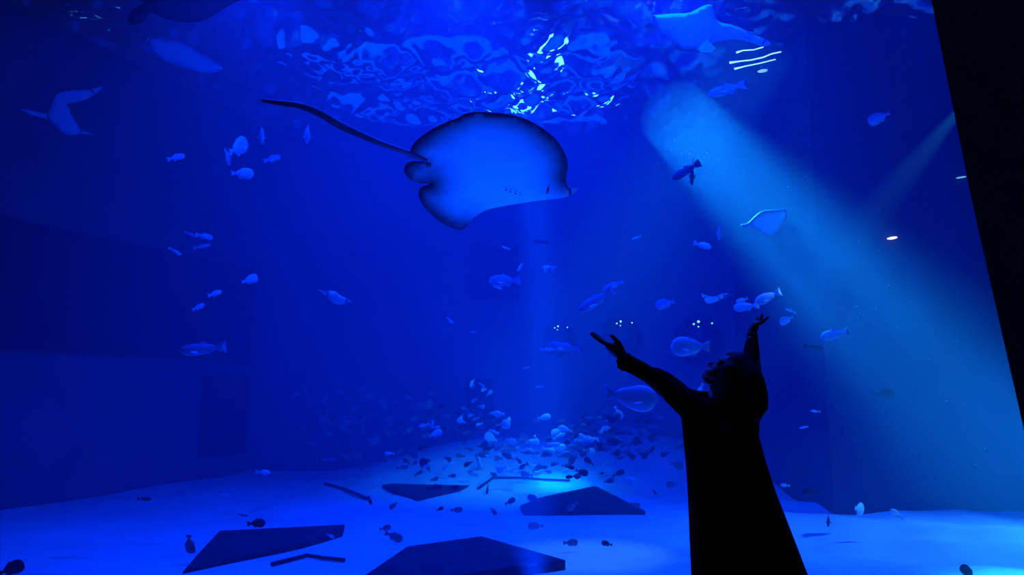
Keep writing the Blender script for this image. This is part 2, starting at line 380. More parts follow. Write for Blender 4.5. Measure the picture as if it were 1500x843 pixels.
# head frame: u = face forward (up-left), v = crown direction (up-right), w = toward the camera
def hd(a, b_, c=0.0):                   # a px along the face normal, b_ px toward the crown, c metres in depth
    fu = Vector((-0.70, -0.715)); fv = Vector((0.715, -0.70))
    return P(1064 + fu.x * a + fv.x * b_, 548 + fu.y * a + fv.y * b_, 0.04 + c)
ex = (hd(1, 0) - hd(0, 0)).normalized(); ez = (hd(0, 1) - hd(0, 0)).normalized(); ey = ez.cross(ex)
HA = Matrix((ex, ey, ez)).transposed()
s1 = px_m(PY)
ball(bm, hd(-1, 5), 25 * s1, HA, (1.0, 0.80, 1.02), 24)             # skull
ball(bm, hd(7, -11), 18.5 * s1, HA, (1.0, 0.82, 1.05), 20)            # lower face
ball(bm, hd(16, -24), 8.5 * s1, HA, (1.0, 1.1, 0.8), 14)            # chin
ball(bm, hd(15.5, -16), 10.5 * s1, HA, (1.0, 1.3, 1.0), 16)
limb(bm, [hd(4, -20, -0.045), hd(14, -25, -0.02)], [0.026, 0.024], 12)   # jaw
limb(bm, [hd(4, -20, 0.045), hd(14, -25, 0.02)], [0.026, 0.024], 12)
limb(bm, [hd(21, 6), hd(24, -2), hd(27, -7)], [0.010, 0.011, 0.013], 10)   # nose bridge and tip
ball(bm, hd(23.5, -8.5, 0.012), 0.010, seg=10); ball(bm, hd(23.5, -8.5, -0.012), 0.010, seg=10)
limb(bm, [hd(21, -16, -0.022), hd(23.2, -15.2, 0), hd(21, -16, 0.022)], [0.005, 0.007, 0.005], 8)   # lips
limb(bm, [hd(20.5, -19.5, -0.018), hd(22.2, -19.0, 0), hd(20.5, -19.5, 0.018)], [0.006, 0.009, 0.006], 8)
limb(bm, [hd(17, 8, -0.05), hd(22.5, 9, -0.02), hd(22.5, 9, 0.02), hd(17, 8, 0.05)], [0.010, 0.010, 0.010, 0.010], 8)   # brow
for s in (-1, 1):
    ball(bm, hd(18.5, 2.5, s * 0.032), 0.013, seg=12)
    ball(bm, hd(-2, -5, s * 0.078), 0.026, HA, (0.8, 0.4, 1.2), 12)  # ear
# reaching left arm
limb(bm, [P(1012, 602), P(978, 574, 0.03), P(950, 551, 0.06), P(928, 536, 0.08), P(911, 521, 0.09)], [0.056, 0.048, 0.043, 0.036, 0.029])
# left hand: palm up, edge-on; fingers to the upper left, thumb standing up
W = P(911, 521, 0.09)
limb(bm, [W, P(904, 514, 0.085), P(896, 508, 0.08)], [0.032, 0.038, 0.032], 14)
limb(bm, [P(905, 516, 0.06), P(892, 506.5, 0.045)], [0.026, 0.019], 12)
limb(bm, [P(905, 515, 0.115), P(892, 505.5, 0.125)], [0.026, 0.019], 12)
for (k, d0, tip, dt) in (('index', 0.045, (869.5, 492), 0.02), ('middle', 0.072, (866, 489.5), 0.062), ('ring', 0.098, (868.5, 488), 0.10), ('little', 0.124, (874, 490.5), 0.145)):
    b0 = (893, 506); m1_ = (b0[0] + (tip[0] - b0[0]) * 0.42, b0[1] + (tip[1] - b0[1]) * 0.42 + 1.6); m2_ = (b0[0] + (tip[0] - b0[0]) * 0.74, b0[1] + (tip[1] - b0[1]) * 0.74 + 1.3)
    limb(bm, [P(*b0, d0), P(*m1_, d0 + (dt - d0) * 0.4), P(*m2_, d0 + (dt - d0) * 0.75), P(*tip, dt)], [0.0145, 0.0125, 0.0115, 0.0092], 10)
limb(bm, [P(910, 512, 0.065), P(906, 503, 0.05), P(901, 497, 0.042), P(895.5, 492, 0.035)], [0.021, 0.0155, 0.013, 0.010], 10)
# raised right arm
limb(bm, [P(1100, 604), P(1104, 566, 0.05), P(1103, 535, 0.10), P(1102, 508, 0.17), P(1100.5, 490, 0.21)], [0.056, 0.048, 0.044, 0.036, 0.026])
limb(bm, [P(1100.5, 490, 0.21), P(1103, 483, 0.215), P(1107, 476, 0.215)], [0.026, 0.028, 0.024], 14)
limb(bm, [P(1102, 484, 0.235), P(1105.5, 474, 0.245)], [0.020, 0.017], 12)
for (b0, m1_, tip, d0, dt) in (((1109, 475), (1117.5, 472), (1125, 464.5), 0.19, 0.17),
                                ((1111, 472), (1114.5, 467), (1116.5, 461.2), 0.20, 0.19),
                                ((1107.5, 472), (1109, 467.5), (1108.6, 463.8), 0.235, 0.25),
                                ((1105, 474), (1104.2, 470), (1102, 467.2), 0.25, 0.285)):
    limb(bm, [P(*b0, d0), P(*m1_, (d0 + dt) / 2), P(*tip, dt)], [0.0125, 0.0108, 0.0078], 10)
limb(bm, [P(1101, 484, 0.235), P(1100, 477, 0.26), P(1102, 473, 0.28)], [0.014, 0.0115, 0.009], 10)   # thumb, on the far side
body = plink('body', remesh(bm, 'body', 0.0055, 3, 0.4), M['skin'])

# long flared coat with sleeves and cuffs
bm = bmesh.new()
prof = [(577, 1038, 1078, 0.075), (584, 1018, 1100, 0.10), (596, 1002, 1113, 0.125), (612, 999, 1113, 0.13), (640, 1001.5, 1112, 0.125), (680, 1005.5, 1123, 0.13),
        (720, 1008.5, 1136, 0.15), (780, 1011, 1159, 0.18), (843, 1014, 1183, 0.21), (905, 1016, 1206, 0.235), (926, 1017, 1213, 0.24)]
SEG = 40; rings = []
for (py, l, r, dp) in prof:
    a, b2 = P(l, py), P(r, py); c = (a + b2) / 2; hw = (b2 - a).length / 2
    fold = 0.012 * min(1, max(0, (py - 640) / 200))
    rings.append([bm.verts.new(Vector((c.x + math.cos(t) * hw, PY + 0.01 + math.sin(t) * (dp + fold * math.cos(9 * t)), c.z))) for t in [2 * math.pi * k / SEG for k in range(SEG)]])
for i in range(len(rings) - 1):
    for k in range(SEG): bm.faces.new((rings[i][k], rings[i][(k + 1) % SEG], rings[i + 1][(k + 1) % SEG], rings[i + 1][k]))
bm.faces.new(rings[0]); bm.faces.new(rings[-1][::-1])
limb(bm, [P(1022, 602), P(1006, 591, 0.01), P(983, 573, 0.03), P(968, 561, 0.045), P(953, 551, 0.06), P(935, 540, 0.075), P(915, 530, 0.088)],
     [0.085, 0.078, 0.064, 0.055, 0.049, 0.049, 0.048], 18)
limb(bm, [P(1009, 588, 0.02), P(990, 570, 0.04), P(974, 557, 0.05), P(962, 549, 0.055)], [0.058, 0.052, 0.048, 0.040], 14)
limb(bm, [P(1046, 584), P(1030, 583), P(1012, 582)], [0.035, 0.036, 0.045], 14)
limb(bm, [P(1097, 604), P(1102, 580, 0.03), P(1100.5, 555, 0.07), P(1100.5, 528, 0.12), P(1101, 508, 0.17), P(1102.2, 496, 0.20)], [0.075, 0.068, 0.056, 0.050, 0.042, 0.030], 18)
coat = plink('coat', remesh(bm, 'coat', 0.011, 3, 0.5), M['coat'])

for a_, b2, r_ in ((P(921, 534.5, 0.085), P(911.5, 527.5, 0.09), 0.050), (P(1101.8, 500, 0.19), P(1101.8, 491.5, 0.207), 0.031)):
    bm = bmesh.new(); tube_bm(bm, [a_, a_.lerp(b2, 0.5), b2], [r_, r_ * 1.06, r_ * 1.04], 20, True, up=Vector((0.13, 1, 0.21)))
    me = mesh_bm('cuff', bm); me.transform(pinv); link('cuff', me, M['coat'], coat, True)

# long black hair hanging back from the tilted head over the shoulder
bm = bmesh.new()
ball(bm, hd(-6.5, 6.5), 27.5 * s1, HA, (0.95, 0.90, 1.0), 24)
limb(bm, [hd(13, 22, 0), hd(3, 27, 0.0), hd(-10, 24, 0)], [0.030, 0.040, 0.05], 14)
for dz in (-0.05, 0.0, 0.05):
    limb(bm, [P(1084, 536, dz * 1.2 - 0.02), P(1099, 560, dz * 1.3 - 0.08), P(1106, 580, dz * 1.4 - 0.11), P(1106.5, 597, dz * 1.4 - 0.12), P(1103, 608, dz - 0.12)], [0.075, 0.075, 0.066, 0.064, 0.040], 14)
limb(bm, [P(1070, 546, -0.10), P(1076, 570, -0.11), P(1080, 592, -0.13), P(1084, 605, -0.13)], [0.06, 0.085, 0.08, 0.06], 14)
limb(bm, [P(1062, 556, -0.06), P(1061, 572, -0.06), P(1064, 590, -0.09)], [0.05, 0.065, 0.07], 14)
plink('hair', remesh(bm, 'hair', 0.009, 3, 0.5), M['hair'])
for sx in (-1, 1):
    bm = bmesh.new()
    limb(bm, [Vector((hx + sx * 0.10, PY - 0.05, 0.045)), Vector((hx + sx * 0.107, PY + 0.05, 0.046)), Vector((hx + sx * 0.116, PY + 0.17, 0.043))], [0.045, 0.045, 0.042])
    plink('shoe', remesh(bm, 'shoe', 0.01, 2), M['shoe'])

# ------------------------------------------------------------------ rays: shaped discs with real thickness
def attr_mat(name, pale, dark, rough=0.5):
    """pale belly and dark back and margins, from the 'pigment' attribute of the skin"""
    m, nt, b = mat_new(name)
    at_ = nt.nodes.new('ShaderNodeAttribute'); at_.attribute_name = 'pigment'
    no = nt.nodes.new('ShaderNodeTexNoise'); no.inputs['Scale'].default_value = 9.0
    ma = nt.nodes.new('ShaderNodeMath'); ma.operation = 'MULTIPLY_ADD'; ma.inputs[1].default_value = 0.18; ma.inputs[2].default_value = -0.09
    ad_ = nt.nodes.new('ShaderNodeMath'); ad_.operation = 'ADD'; ad_.use_clamp = True
    mx_ = nt.nodes.new('ShaderNodeMix'); mx_.data_type = 'RGBA'
    mx_.inputs[6].default_value = (*pale, 1); mx_.inputs[7].default_value = (*dark, 1)
    nt.links.new(no.outputs['Fac'], ma.inputs[0]); nt.links.new(ma.outputs[0], ad_.inputs[0]); nt.links.new(at_.outputs['Fac'], ad_.inputs[1])
    nt.links.new(ad_.outputs[0], mx_.inputs[0]); nt.links.new(mx_.outputs[2], b.inputs['Base Color'])
    b.inputs['Roughness'].default_value = rough; b.inputs['Specular IOR Level'].default_value = 0.3
    return m
M['ray_skin'] = attr_mat('ray_skin', (0.88, 0.90, 0.92), (0.03, 0.035, 0.05))
M['ray_dark'] = attr_mat('dark_ray_skin', (0.10, 0.11, 0.12), (0.02, 0.022, 0.03))
M['ray_pale'] = attr_mat('pale_ray_skin', (0.80, 0.86, 0.86), (0.35, 0.42, 0.40))
M['mark'] = mat_noise('dark_slit', (0.01, 0.012, 0.02), (0.02, 0.02, 0.03), 20, 0.7)

def spline_closed(pts, sub=4):
    out = []; n = len(pts)
    for i in range(n):
        p0, p1, p2, p3 = [np.array(pts[(i + k) % n][:2], float) for k in (-1, 0, 1, 2)]
        for k in range(sub):
            t = k / sub
            out.append(0.5 * (2 * p1 + (p2 - p0) * t + (2 * p0 - 5 * p1 + 4 * p2 - p3) * t * t + (3 * p1 - p0 - 3 * p2 + p3) * t ** 3))
    return out
def ray_body(name, outline, Y0, slope_x, slope_y, thick, step, dark_idx=(), dark_w=22.0, belly_up=False, bend=None, tail=None, tail_r=None, sub=4, falloff=26.0):
    """outline in photo pixels at distance Y0 (plus slopes in metres per pixel); two skins meeting at the rim, tail grown on"""
    O = spline_closed(outline, sub); n = len(O)
    cx = np.mean([p[0] for p in O]); cy = np.mean([p[1] for p in O])
    x0, y0 = np.min(O, 0); x1, y1 = np.max(O, 0)
    A = np.array(O); B = np.roll(A, -1, 0)
    def dist(q, idx=None):
        a, b_ = (A, B) if idx is None else (A[idx], B[idx])
        d = b_ - a; t = np.clip(((q - a) * d).sum(1) / np.maximum((d * d).sum(1), 1e-9), 0, 1)
        return np.sqrt((((a + d * t[:, None]) - q) ** 2).sum(1)).min()
    def inside(q):
        c = ((A[:, 1] > q[1]) != (B[:, 1] > q[1])) & (q[0] < (B[:, 0] - A[:, 0]) * (q[1] - A[:, 1]) / (B[:, 1] - A[:, 1] + 1e-12) + A[:, 0])
        return c.sum() % 2 == 1
    pts = [Vector(p) for p in O]
    r = 0
    yy = y0 + step * 0.6
    while yy < y1:
        xx = x0 + step * (0.5 if r % 2 else 0.0)
        while xx < x1:
            q = np.array((xx, yy))
            if inside(q) and dist(q) > step * 0.55: pts.append(Vector(q))
            xx += step
        yy += step * 0.87; r += 1
    vs2, es2, fs2, *_ = delaunay_2d_cdt(pts, [], [list(range(n))], 1, 1e-4)
    didx = np.array([k for a, b_ in dark_idx for k in range(a * sub, b_ * sub)], int) if dark_idx else None
    def depth(x, y):
        return Y0 + slope_x * (x - cx) + slope_y * (y - cy) + (bend(x, y) if bend else 0.0)
    V, pig = [], []
    rim = [dist(np.array(v)) < 0.3 for v in vs2]
    for side in (0, 1):
        for i, v in enumerate(vs2):
            q = np.array(v); d = 0.0 if rim[i] else dist(q)
            h = thick * (1 - math.exp(-d / falloff)) * (0.35 if side == 0 else 1.0)
            p = at(v[0], v[1], depth(v[0], v[1]))
            p = p + (CAM - p).normalized() * (h if side == 0 else -h)
            V.append(p)
            if side == 0 or rim[i]:
                pig.append(0.0 if didx is None else min(1.0, 1.2 * max(0.0, 1.0 - dist(q, didx) / dark_w) ** 1.7))
            else: pig.append(1.0)
    m_ = len(vs2)
    Fc = [tuple(f) for f in fs2] + [tuple(m_ + k for k in f[::-1]) for f in fs2]
    bm = bmesh.new(); lay = bm.verts.layers.float.new('pigment')
    bv = [bm.verts.new(v) for v in V]
    for v, g in zip(bv, pig): v[lay] = g
    for f in Fc:
        try: bm.faces.new([bv[k] for k in f])
        except ValueError: pass
    bmesh.ops.remove_doubles(bm, verts=bm.verts, dist=0.0008)
    bmesh.ops.recalc_face_normals(bm, faces=bm.faces)
    if tail:
        old = set(bm.verts)
        tp = [at(x, y, depth(x, y)) for x, y in tail]
        # smooth the tail
        P2, R2 = [], []
        for i in range(len(tp) - 1):
            p0, p1, p2, p3 = tp[max(i - 1, 0)], tp[i], tp[i + 1], tp[min(i + 2, len(tp) - 1)]
            for k in range(4):
                t = k / 4
                P2.append(0.5 * ((2 * p1) + (p2 - p0) * t + (2 * p0 - 5 * p1 + 4 * p2 - p3) * t * t + (3 * p1 - p0 - 3 * p2 + p3) * t ** 3))
                R2.append(tail_r[i] + (tail_r[i + 1] - tail_r[i]) * t)
        P2.append(tp[-1]); R2.append(tail_r[-1])
        tube_bm(bm, P2, R2, 10, True)
        for v in bm.verts:
            if v not in old: v[lay] = 0.95
    c = at(cx, cy, Y0)
    me = bpy.data.meshes.new(name); bm.to_mesh(me); bm.free()
    me.transform(Matrix.Translation(-c))
    return me, c, depth
def ray_thing(name, label, cat, mat, marks=(), **kw):
    me, c, depth = ray_body('body', **kw)
    t = tag(empty(name, c), label, cat)
    link('body', me, M[mat], t, True)
    for nm, poly, w_ in marks:
        bm = bmesh.new(); lift = 0.35 * kw['thick'] + 0.004
        ps = []
        for x, y in poly:
            p = at(x, y, depth(x, y)); ps.append(p + (CAM - p).normalized() * lift - c)
        tube_bm(bm, ps, [w_] * len(ps), 8, True, flat=1.0)
        link(nm, mesh_bm(nm, bm), M['mark'], t, True)
    return t
big = [(601, 221), (610, 206), (637, 187), (672, 172), (683, 166), (705, 164), (753, 169), (787, 183), (813, 203), (827, 224), (832, 242), (829, 262), (833, 275), (846, 276),
       (840, 284), (825, 290), (800, 293), (770, 297), (723, 305), (703, 313), (689, 324), (680, 335), (672, 337), (655, 331), (637, 319), (621, 303), (613, 287), (617, 274), (630, 270), (622, 269),
       (605, 266), (596, 259), (592, 250), (595, 240), (604, 236), (618, 237), (630, 238), (606, 231)]
ray_thing('stingray', 'huge pale-bellied stingray with dark rim and long tail, gliding across the centre', 'ray', 'ray_skin',
          marks=[('gill_slit', [(740, 278), (742, 280)], 0.006), ('gill_slit', [(746.5, 280.5), (748.5, 282)], 0.006), ('gill_slit', [(754, 283), (756.5, 284.5)], 0.006),
                 ('gill_slit', [(761, 285), (763, 286)], 0.005), ('mouth', [(804, 276), (802.5, 280), (801, 284)], 0.007)],
          outline=big, Y0=6.7, slope_x=0.0006, slope_y=0.0040, thick=0.13, step=7.0, dark_idx=[(0, 11), (21, 28), (31, 34)], dark_w=68,
          tail=[(626, 236), (606, 227), (560, 211), (520, 194), (497, 183), (470, 167), (440, 155), (410, 151), (383, 147)],
          tail_r=[0.02, 0.027, 0.027, 0.033, 0.037, 0.034, 0.028, 0.024, 0.012],
          bend=lambda x, y: -0.10 * max(0, (225 - y) / 60) ** 2 + 0.10 * max(0, (y - 300) / 40) ** 2)
ray_thing('stingray', 'dark ray cut off by the top edge above the upper left', 'ray', 'ray_dark',
          outline=[(196, -14), (208, 2), (222, 17), (243, 28), (268, 33), (292, 32), (310, 24), (328, 13), (352, 0), (378, -16), (350, -45), (300, -66), (262, -70), (222, -48)],
          Y0=8.0, slope_x=0.0, slope_y=0.005, thick=0.2, step=10, dark_idx=[(0, 13)], dark_w=14,
          tail=[(225, 0), (212, 14), (200, 24), (190, 33)], tail_r=[0.03, 0.07, 0.09, 0.03])
ray_thing('stingray', 'faint pale ray-shaped form near the surface below the dark one', 'ray', 'ray_skin',  # pale flat form, shaped like a ray body
          outline=[(215, 58), (228, 55), (250, 57), (275, 66), (300, 82), (326, 98), (318, 105), (298, 107), (270, 100), (242, 90), (222, 76)],
          Y0=10.6, slope_x=0.002, slope_y=0.008, thick=0.12, step=9)
ray_thing('eagle_ray', 'dim ray with one wing raised, alone at the upper left', 'ray', 'ray_skin',
          outline=[(76, 152), (82, 140), (94, 134), (118, 132), (138, 130), (151, 126), (140, 138), (124, 147), (108, 151), (98, 153), (104, 162), (112, 176), (120, 187), (133, 194), (147, 200), (130, 197),
                   (118, 196), (102, 199), (88, 193), (76, 182), (66, 174), (48, 169), (30, 160), (50, 163), (68, 166)],
          Y0=10.5, slope_x=0.003, slope_y=0.004, thick=0.09, step=7, dark_idx=[(10, 14)], dark_w=6, falloff=14)
gf = ray_thing('guitarfish', 'blue-bellied guitarfish with dark back fins near the surface at the upper right', 'guitarfish', 'ray_skin',
          outline=[(947, 21), (962, 22), (985, 20), (1008, 19), (1020, 14), (1032, 8), (1043, 8), (1047, 20), (1053, 32), (1070, 36), (1086, 42), (1104, 51), (1122, 58), (1128, 65), (1118, 68), (1100, 63), (1082, 58),
                   (1062, 59), (1046, 63), (1034, 69), (1018, 75), (1003, 75), (990, 68), (982, 56), (968, 44), (956, 32)],
          Y0=8.6, slope_x=0.002, slope_y=0.004, thick=0.16, step=7, dark_idx=[(20, 22)], dark_w=6, falloff=16)
def fin(parent, name, poly, Y, th, mat):
    ps = [at(x, y, Y) - parent.location for x, y in poly]; k = len(ps)
    d = Vector((0, th / 2, 0)); V = [p - d for p in ps] + [p + d for p in ps]
    Fc = [tuple(range(k)), tuple(range(2 * k - 1, k - 1, -1))] + [(i, k + i, k + (i + 1) % k, (i + 1) % k) for i in range(k)]
    bm = bmesh.new(); bv = [bm.verts.new(v) for v in V]
    for f in Fc: bm.faces.new([bv[i] for i in f])
    return link(name, mesh_bm(name, bm), mat, parent)
fin(gf, 'dorsal_fin', [(1050, 22), (1056, 8), (1061, 1), (1063, 8), (1062, 24), (1064, 31)], 8.75, 0.03, M['mark'])
fin(gf, 'dorsal_fin', [(1052, 28), (1062, 24), (1078, 25), (1096, 38), (1104, 46), (1090, 42), (1078, 33), (1062, 33)], 8.72, 0.03, M['mark'])
fin(gf, 'pelvic_fin', [(1022, 72), (1034, 59), (1048, 71), (1040, 78), (1026, 77)], 8.45, 0.03, M['ray_pale'])
ray_thing('stingray', 'small ray with a bright tail line glowing inside the slanting beam', 'ray', 'ray_pale',
          outline=[(1098, 330), (1104, 319), (1116, 311), (1132, 308), (1148, 307), (1153, 314), (1147, 328), (1138, 340), (1128, 346), (1114, 340)],
          Y0=10.6, slope_x=0.002, slope_y=0.006, thick=0.06, step=6, falloff=10,
          tail=[(1150, 307), (1132, 309), (1117, 311), (1107, 318), (1098, 327), (1092, 331), (1086, 330)], tail_r=[0.008, 0.014, 0.016, 0.016, 0.018, 0.032, 0.018])
ray_thing('small_ray', 'small pale green kite-shaped ray below the big tail', 'ray', 'ray_pale',
          outline=[(470, 427), (480, 427), (490, 427), (500, 434), (515, 441), (508, 445), (498, 447), (488, 445), (480, 437)],
          Y0=9.5, slope_x=0.002, slope_y=0.006, thick=0.04, step=5, falloff=7, tail=[(478, 430), (471, 427), (464, 424)], tail_r=[0.012, 0.008, 0.004])
ray_thing('small_ray', 'tiny pale ray with a forked tail just right of the light shaft', 'ray', 'ray_pale',
          outline=[(792, 392), (799, 389.5), (806, 390), (814, 391), (812, 395), (804, 398), (798, 399.5), (795, 396)],
          Y0=11, slope_x=0.002, slope_y=0.006, thick=0.04, step=4, falloff=5, tail=[(805, 392), (812, 391.5), (818, 391)], tail_r=[0.012, 0.008, 0.004])
ray_thing('small_ray', 'small ray with pale trailing edge left of the two fish above the raised hand', 'ray', 'ray_skin',
          outline=[(1027, 430), (1034, 433), (1046, 435), (1056, 431), (1066, 430), (1068, 434), (1058, 438), (1048, 443), (1036, 445), (1031, 440)],
          Y0=10, slope_x=0.002, slope_y=0.006, thick=0.05, step=5, falloff=7, tail=[(1060, 434), (1070, 433), (1080, 431)], tail_r=[0.014, 0.010, 0.004])

# ------------------------------------------------------------------ fish
def fish_meshes(key, h, w_, tail_h, tail_l, belly=0.5, snout=0.5, dors=(0.12, -0.22, 0.10)):
    """unit-length fish swimming along +X: body with its tail fin in one skin; dorsal, anal and pectoral fins and eyes apart"""
    body_end = 0.5 - (1 - tail_l)                     # where the tail root lies
    st = []
    for k in range(13):
        t = k / 12
        x = 0.5 - t * (1 - tail_l)
        g = (t ** snout) * ((1 - t) ** 0.85) * (1 / ((0.40 ** snout) * (0.60 ** 0.85)))
        hh = h / 2 * min(1.0, g) + 0.012 * (k > 0) + 0.018 * (t > 0.8)
        ww = w_ / 2 * min(1.0, g) + 0.010 * (k > 0)
        st.append((x, hh, ww, 0.0))
    st.append((body_end - 0.02, tail_h * 0.26, 0.010, 0.02))
    st.append((body_end - tail_l * 0.55, tail_h * 0.40, 0.006, tail_l * 0.25))
    st.append((body_end - tail_l * 0.62, tail_h * 0.5, 0.004, tail_l * 0.42))
    bm = bmesh.new(); SEG = 12; rings = []
    lay = bm.verts.layers.float.new('pigment')
    for (x, hh, ww, fork) in st:
        r = []
        for k in range(SEG):
            a = 2 * math.pi * k / SEG
            z = math.sin(a) * hh; z = z * (1.0 if z > 0 else (0.5 + belly))
            v = bm.verts.new((x - fork * abs(math.sin(a)) ** 1.3, math.cos(a) * ww, z))
            v[lay] = 0.5 + 0.5 * math.sin(a)
            r.append(v)
        rings.append(r)
    for i in range(len(rings) - 1):
        for k in range(SEG): bm.faces.new((rings[i][k], rings[i][(k + 1) % SEG], rings[i + 1][(k + 1) % SEG], rings[i + 1][k]))
    bm.faces.new(rings[0]); bm.faces.new(rings[-1][::-1])
    body = mesh_bm('fish_body_' + key, bm)
    body.polygons.foreach_set('use_smooth', [True] * len(body.polygons))
    def plate(nm, pts, axis='y', th=0.008):
        bm = bmesh.new(); n = len(pts)
        if axis == 'y': A = [Vector((x, -th / 2, z)) for x, z in pts]; D = Vector((0, th, 0))
        else: A = [Vector((x, y, 0)) for x, y in pts]; D = Vector((0, 0, th))
        a = [bm.verts.new(p) for p in A]; b_ = [bm.verts.new(p + D) for p in A]
        bm.faces.new(a); bm.faces.new(b_[::-1])
        for i in range(n): bm.faces.new((a[i], b_[i], b_[(i + 1) % n], a[(i + 1) % n]))
        return mesh_bm(nm + '_' + key, bm)
    x0, x1, fh = dors
    top = h / 2 * 0.86
    dorsal = plate('dorsal_fin', [(x0, top * 0.95), (x0 - 0.05, top + fh), (x0 - 0.12, top + fh * 0.45), (x1, top * 0.55), (x1 + 0.03, top * 0.2), (x0 - 0.1, top * 0.5)])
    bot = -h / 2 * 0.86 * (0.5 + belly)
    anal = plate('anal_fin', [(-0.02, bot * 0.9), (-0.08, bot - fh * 0.8), (-0.13, bot * 0.95 - fh * 0.25), (x1, bot * 0.55), (x1 + 0.03, bot * 0.2), (-0.06, bot * 0.5)])
    pect = plate('pectoral_fin', [(0.20, 0.0), (0.12, 0.055), (0.0, 0.10), (0.03, 0.05), (0.15, 0.0)], 'z')
    bm = bmesh.new(); bmesh.ops.create_icosphere(bm, subdivisions=1, radius=0.022); eye = mesh_bm('eye_' + key, bm)
    return dict(body=body, dorsal_fin=dorsal, anal_fin=anal, pectoral_fin=pect, eye=eye, w=w_, h=h)
KIND = {
    'jack': fish_meshes('jack', 0.34, 0.13, 0.34, 0.24, 0.5, 0.55),
    'deep': fish_meshes('deep', 0.46, 0.14, 0.34, 0.20, 0.52, 0.50, (0.10, -0.22, 0.07)),
    'slim': fish_meshes('slim', 0.23, 0.12, 0.30, 0.22, 0.5, 0.6, (0.05, -0.2, 0.06)),
    'oval': fish_meshes('oval', 0.50, 0.16, 0.26, 0.18, 0.5, 0.45, (0.12, -0.24, 0.06)),
}
M['fish_silver'] = attr_mat('silver_fish_skin', (0.80, 0.84, 0.86), (0.50, 0.55, 0.56), 0.35)
M['fish_green_lit'] = attr_mat('green_fish_skin_lit_back', (0.55, 0.70, 0.75), (0.85, 0.95, 0.80), 0.35)  # lamplight on the backs painted in as lighter tops
M['fish_blue'] = attr_mat('blue_fish_skin', (0.65, 0.72, 0.82), (0.14, 0.17, 0.24), 0.4)
M['fish_dark'] = attr_mat('dark_fish_skin', (0.05, 0.055, 0.06), (0.02, 0.022, 0.025), 0.5)
M['fish_grey'] = attr_mat('grey_fish_skin', (0.24, 0.26, 0.27), (0.12, 0.14, 0.14), 0.5)
M['eye'] = mat_noise('fish_eye', (0.005, 0.005, 0.006), (0.012, 0.012, 0.014), 10, 0.15)

def fish(name, kind, head, tail_, Y, mat, label, dY=0.0, group=None, cat='fish', parts=True, bank=0.0):
    k = KIND[kind]
    a = at(head[0], head[1], Y + dY / 2); b_ = at(tail_[0], tail_[1], Y - dY / 2)
    d = a - b_; L = d.length; xax = d.normalized()
    z0 = UP if abs(xax.dot(UP)) < 0.93 else Vector((-1, 0, 0.2))
    zax = (z0 - xax * z0.dot(xax)).normalized(); yax = zax.cross(xax)
    R = Matrix((xax, yax, zax)).transposed().to_4x4() @ Matrix.Rotation(bank, 4, 'X')
    mw = Matrix.Translation((a + b_) / 2) @ R @ Matrix.Scale(L, 4)
    if not parts:
        o = link(name, k['body'], M[mat]); o.matrix_world = mw
        return tag(o, label, cat, group)
    t = empty(name); t.matrix_world = mw; tag(t, label, cat, group)
    link('body', k['body'], M[mat], t)
    link('dorsal_fin', k['dorsal_fin'], M[mat], t); link('anal_fin', k['anal_fin'], M[mat], t)
    for s in (-1, 1):
        o = link('pectoral_fin', k['pectoral_fin'], M[mat], t); o.location = (0.06, s * k['w'] * 0.46, -k['h'] * 0.10)
        o.rotation_euler = (math.radians(-35 * s), 0, 0)
        if s < 0: o.scale = (1, -1, 1)
        o = link('eye', k['eye'], M['eye'], t); o.location = (0.40, s * k['w'] * 0.30, k['h'] * 0.08)
    return t

